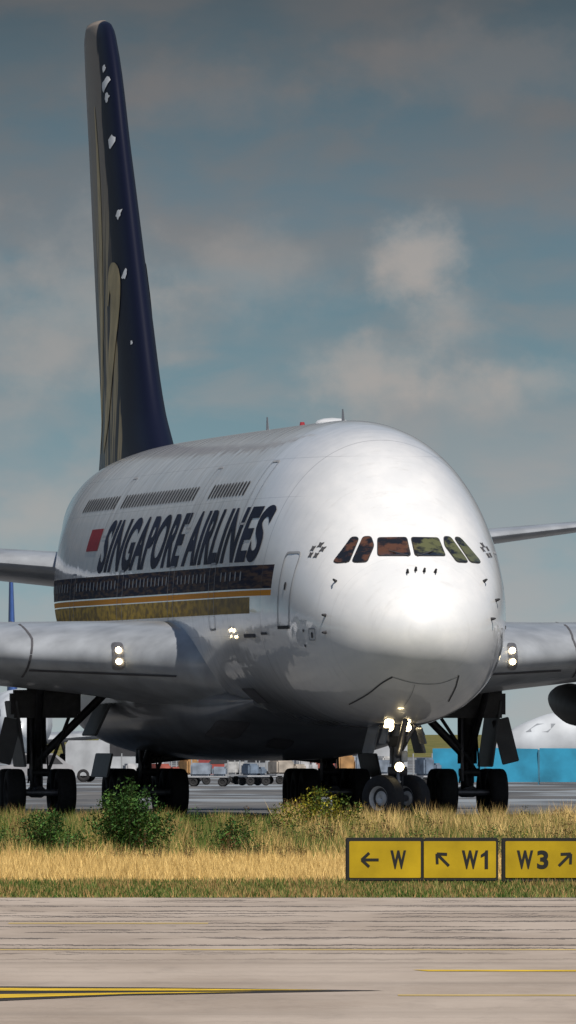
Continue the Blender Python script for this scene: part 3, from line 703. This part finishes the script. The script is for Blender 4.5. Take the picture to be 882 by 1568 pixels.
# ------------------------------------------------------------------ taxiway guidance sign
S=empty('taxiway_sign',(.92,248,0),0)
SY=mat('sign_yellow',(.42,.285,.008),.5,0,.22,1.5,spec=.3); SK=mat('sign_black',(.012,.012,.012),.5)
bm=bmesh.new(); box(bm,(.61,.09,.385),(1.24,.18,.69),0,None,.015); box(bm,(1.82,.09,.385),(1.17,.181,.69),0,None,.015); box(bm,(3.09,.10,.375),(1.27,.18,.70),0,None,.015)
for x in (.2,1.0,1.5,2.2,2.8,3.4): cyl(bm,(x,.09,-.02),(x,.09,.06),.03,mi=0)
finish(bm,'sign_case',[SK],S,smooth=False)
bm=bmesh.new()
for x0,x1 in ((.05,1.18),(1.23,2.37),(2.52,3.66)):
    p=rounded([(x0,.095),(x1,.095),(x1,.675),(x0,.675)],.02)
    bm.faces.new([bm.verts.new((x,-.006,z)) for x,z in p])
finish(bm,'sign_faces',[SY],S,smooth=False)
bm=bmesh.new()
def put(poly=None,me=None):
    if me:
        t=bmesh.new(); t.from_mesh(me); mp={v:bm.verts.new((v.co.x,-.011,v.co.y)) for v in t.verts}
        for f in t.faces: bm.faces.new([mp[v] for v in f.verts])
        t.free()
    else:
        for i,p in enumerate(poly): bm.faces.new([bm.verts.new((x,-.011-.001*i,z)) for x,z in p])
zb,zt=.235,.53
put(me=fit(text_mesh('W',1,.045),.70,.95,zb,zt)); put(me=fit(text_mesh('W',1,.045),1.83,2.09,zb,zt))
put([[(2.19,zb),(2.245,zb),(2.245,zt),(2.205,zt),(2.19,zt-.03)],[(2.19,zt-.03),(2.19,zt-.085),(2.13,zt-.115),(2.13,zt-.07)]])
put(me=fit(text_mesh('W',1,.045),2.70,2.96,zb,zt)); put(me=fit(text_mesh('3',1,.035),3.02,3.20,zb,zt))
def arrow(c,ang,L=.27):
    c=V((*c,0)); d=V((math.cos(ang),math.sin(ang),0)); n=V((-d.y,d.x,0)); t=c+d*L/2; w=.022
    P=[]; a=c-d*L/2
    P.append([(a+n*w)[:2],(t-d*.03+n*w)[:2],(t-d*.03-n*w)[:2],(a-n*w)[:2]])
    for s in (1,-1):
        e=t-d*.12+n*s*.11; q=(t-e).normalized(); r=V((-q.y,q.x,0))
        P.append([(e+r*w)[:2],(t+r*w)[:2],(t-r*w)[:2],(e-r*w)[:2]])
    put(P)
arrow((.38,.38),math.pi); arrow((1.53,.38),math.radians(135)); arrow((3.46,.38),math.radians(45))
finish(bm,'sign_legend',[SK],S,smooth=False)
# ------------------------------------------------------------------ sun, sky, camera
az=math.radians(20); el=math.radians(52)
sd=V((math.sin(az)*math.cos(el),-math.cos(az)*math.cos(el),math.sin(el)))
L=bpy.data.lights.new('sun','SUN'); L.energy=4.5; L.angle=math.radians(.5); L.color=(1,.94,.85)
lo=bpy.data.objects.new('sun',L); scene.collection.objects.link(lo); lo.rotation_euler=sd.to_track_quat('Z','Y').to_euler(); lo.location=(0,0,60)
w=bpy.data.worlds.new('World'); scene.world=w; w.use_nodes=True; nt=w.node_tree; N=NB(nt); bg=nt.nodes['Background']
try: w.cycles.sampling_method='MANUAL'; w.cycles.sample_map_resolution=256
except Exception: pass
sky=nt.nodes.new('ShaderNodeTexSky'); sky.sky_type='NISHITA'; sky.sun_disc=False; sky.sun_elevation=el; sky.sun_rotation=math.radians(180)-az
co=N.coord('Generated'); X,Y,Z=N.sep(co)
K=1/.055
def c10(*c): return tuple(x*K for x in c)
r=nt.nodes.new('ShaderNodeValToRGB'); nt.links.new(N.rng(Z,0,.05,smooth=False),r.inputs[0])
els=[(0,(.33,.43,.45)),(.20,(.24,.35,.39)),(.42,(.165,.265,.31)),(.66,(.125,.195,.24)),(.85,(.09,.135,.165)),(1,(.06,.082,.10))]
cr=r.color_ramp
cr.elements[0].position=0; cr.elements[0].color=(*els[0][1],1); cr.elements[1].position=1; cr.elements[1].color=(*els[-1][1],1)
for p,c in els[1:-1]: e=cr.elements.new(p); e.color=(*c,1)
haze=N.mix(1.,r.outputs[0],(K,K,K),'MULTIPLY')
n1=N.noise(N.mapping(co,(1,1,2.0),(3.1,0,1.7)),90,5,.52,.3); n2=N.noise(N.mapping(co,(1,1,3),(9,2,0)),45,4,.5)
cl=N.m('MULTIPLY',N.rng(n1,.42,.66),.42); cl2=N.m('MULTIPLY',N.rng(n2,.45,.65),.42)
ccol=N.mix(N.rng(Z,.005,.047),c10(.42,.39,.38),c10(.155,.14,.135))
haze=N.mix(cl2,haze,ccol); haze=N.mix(cl,haze,ccol)
n3=N.noise(N.mapping(co,(1,1,1.2),(1,5,2)),260,5,.55)
for px,pz,rx,rz_,st in ((.0083,.0300,.0028,.0028,.66),(.0103,.0270,.0032,.0022,.38),(.0056,.0226,.0044,.0028,.58),(.0115,.0215,.0036,.0018,.35),(-.0145,.0265,.007,.006,.36),(-.004,.0405,.008,.0022,.4),(.012,.0425,.010,.003,.4),(.016,.0225,.004,.0015,.4),(-.017,.013,.005,.003,.4),(-.003,.029,.006,.003,.25)):
    dx=N.m('DIVIDE',N.m('SUBTRACT',X,px),rx); dz=N.m('DIVIDE',N.m('SUBTRACT',Z,pz),rz_)
    d2=N.m('ADD',N.m('MULTIPLY',dx,dx),N.m('MULTIPLY',dz,dz))
    d=N.m('ADD',N.m('SQRT',d2),N.m('MULTIPLY',N.m('SUBTRACT',n3,.5),2.2))
    k=N.m('MULTIPLY',N.m('MULTIPLY',N.rng(d,1.4,.0),st),N.m('GREATER_THAN',Y,0))
    haze=N.mix(k,haze,c10(.47,.41,.37) if pz<.035 else c10(.22,.195,.185))
final=N.mix(N.rng(Z,.07,.25),haze,sky.outputs[0])
nt.links.new(final,bg.inputs['Color']); bg.inputs['Strength'].default_value=.055
cam=bpy.data.cameras.new('camera'); co_=bpy.data.objects.new('camera',cam); scene.collection.objects.link(co_)
cam.sensor_fit='HORIZONTAL'; cam.sensor_width=36; cam.lens=24000/882*36; cam.clip_start=1; cam.clip_end=30000
co_.location=(0,0,2.4); co_.rotation_euler=(math.radians(90)+337/24000,0,0)
scene.camera=co_
scene.view_settings.view_transform='Standard'; scene.view_settings.look='None'; scene.view_settings.exposure=0
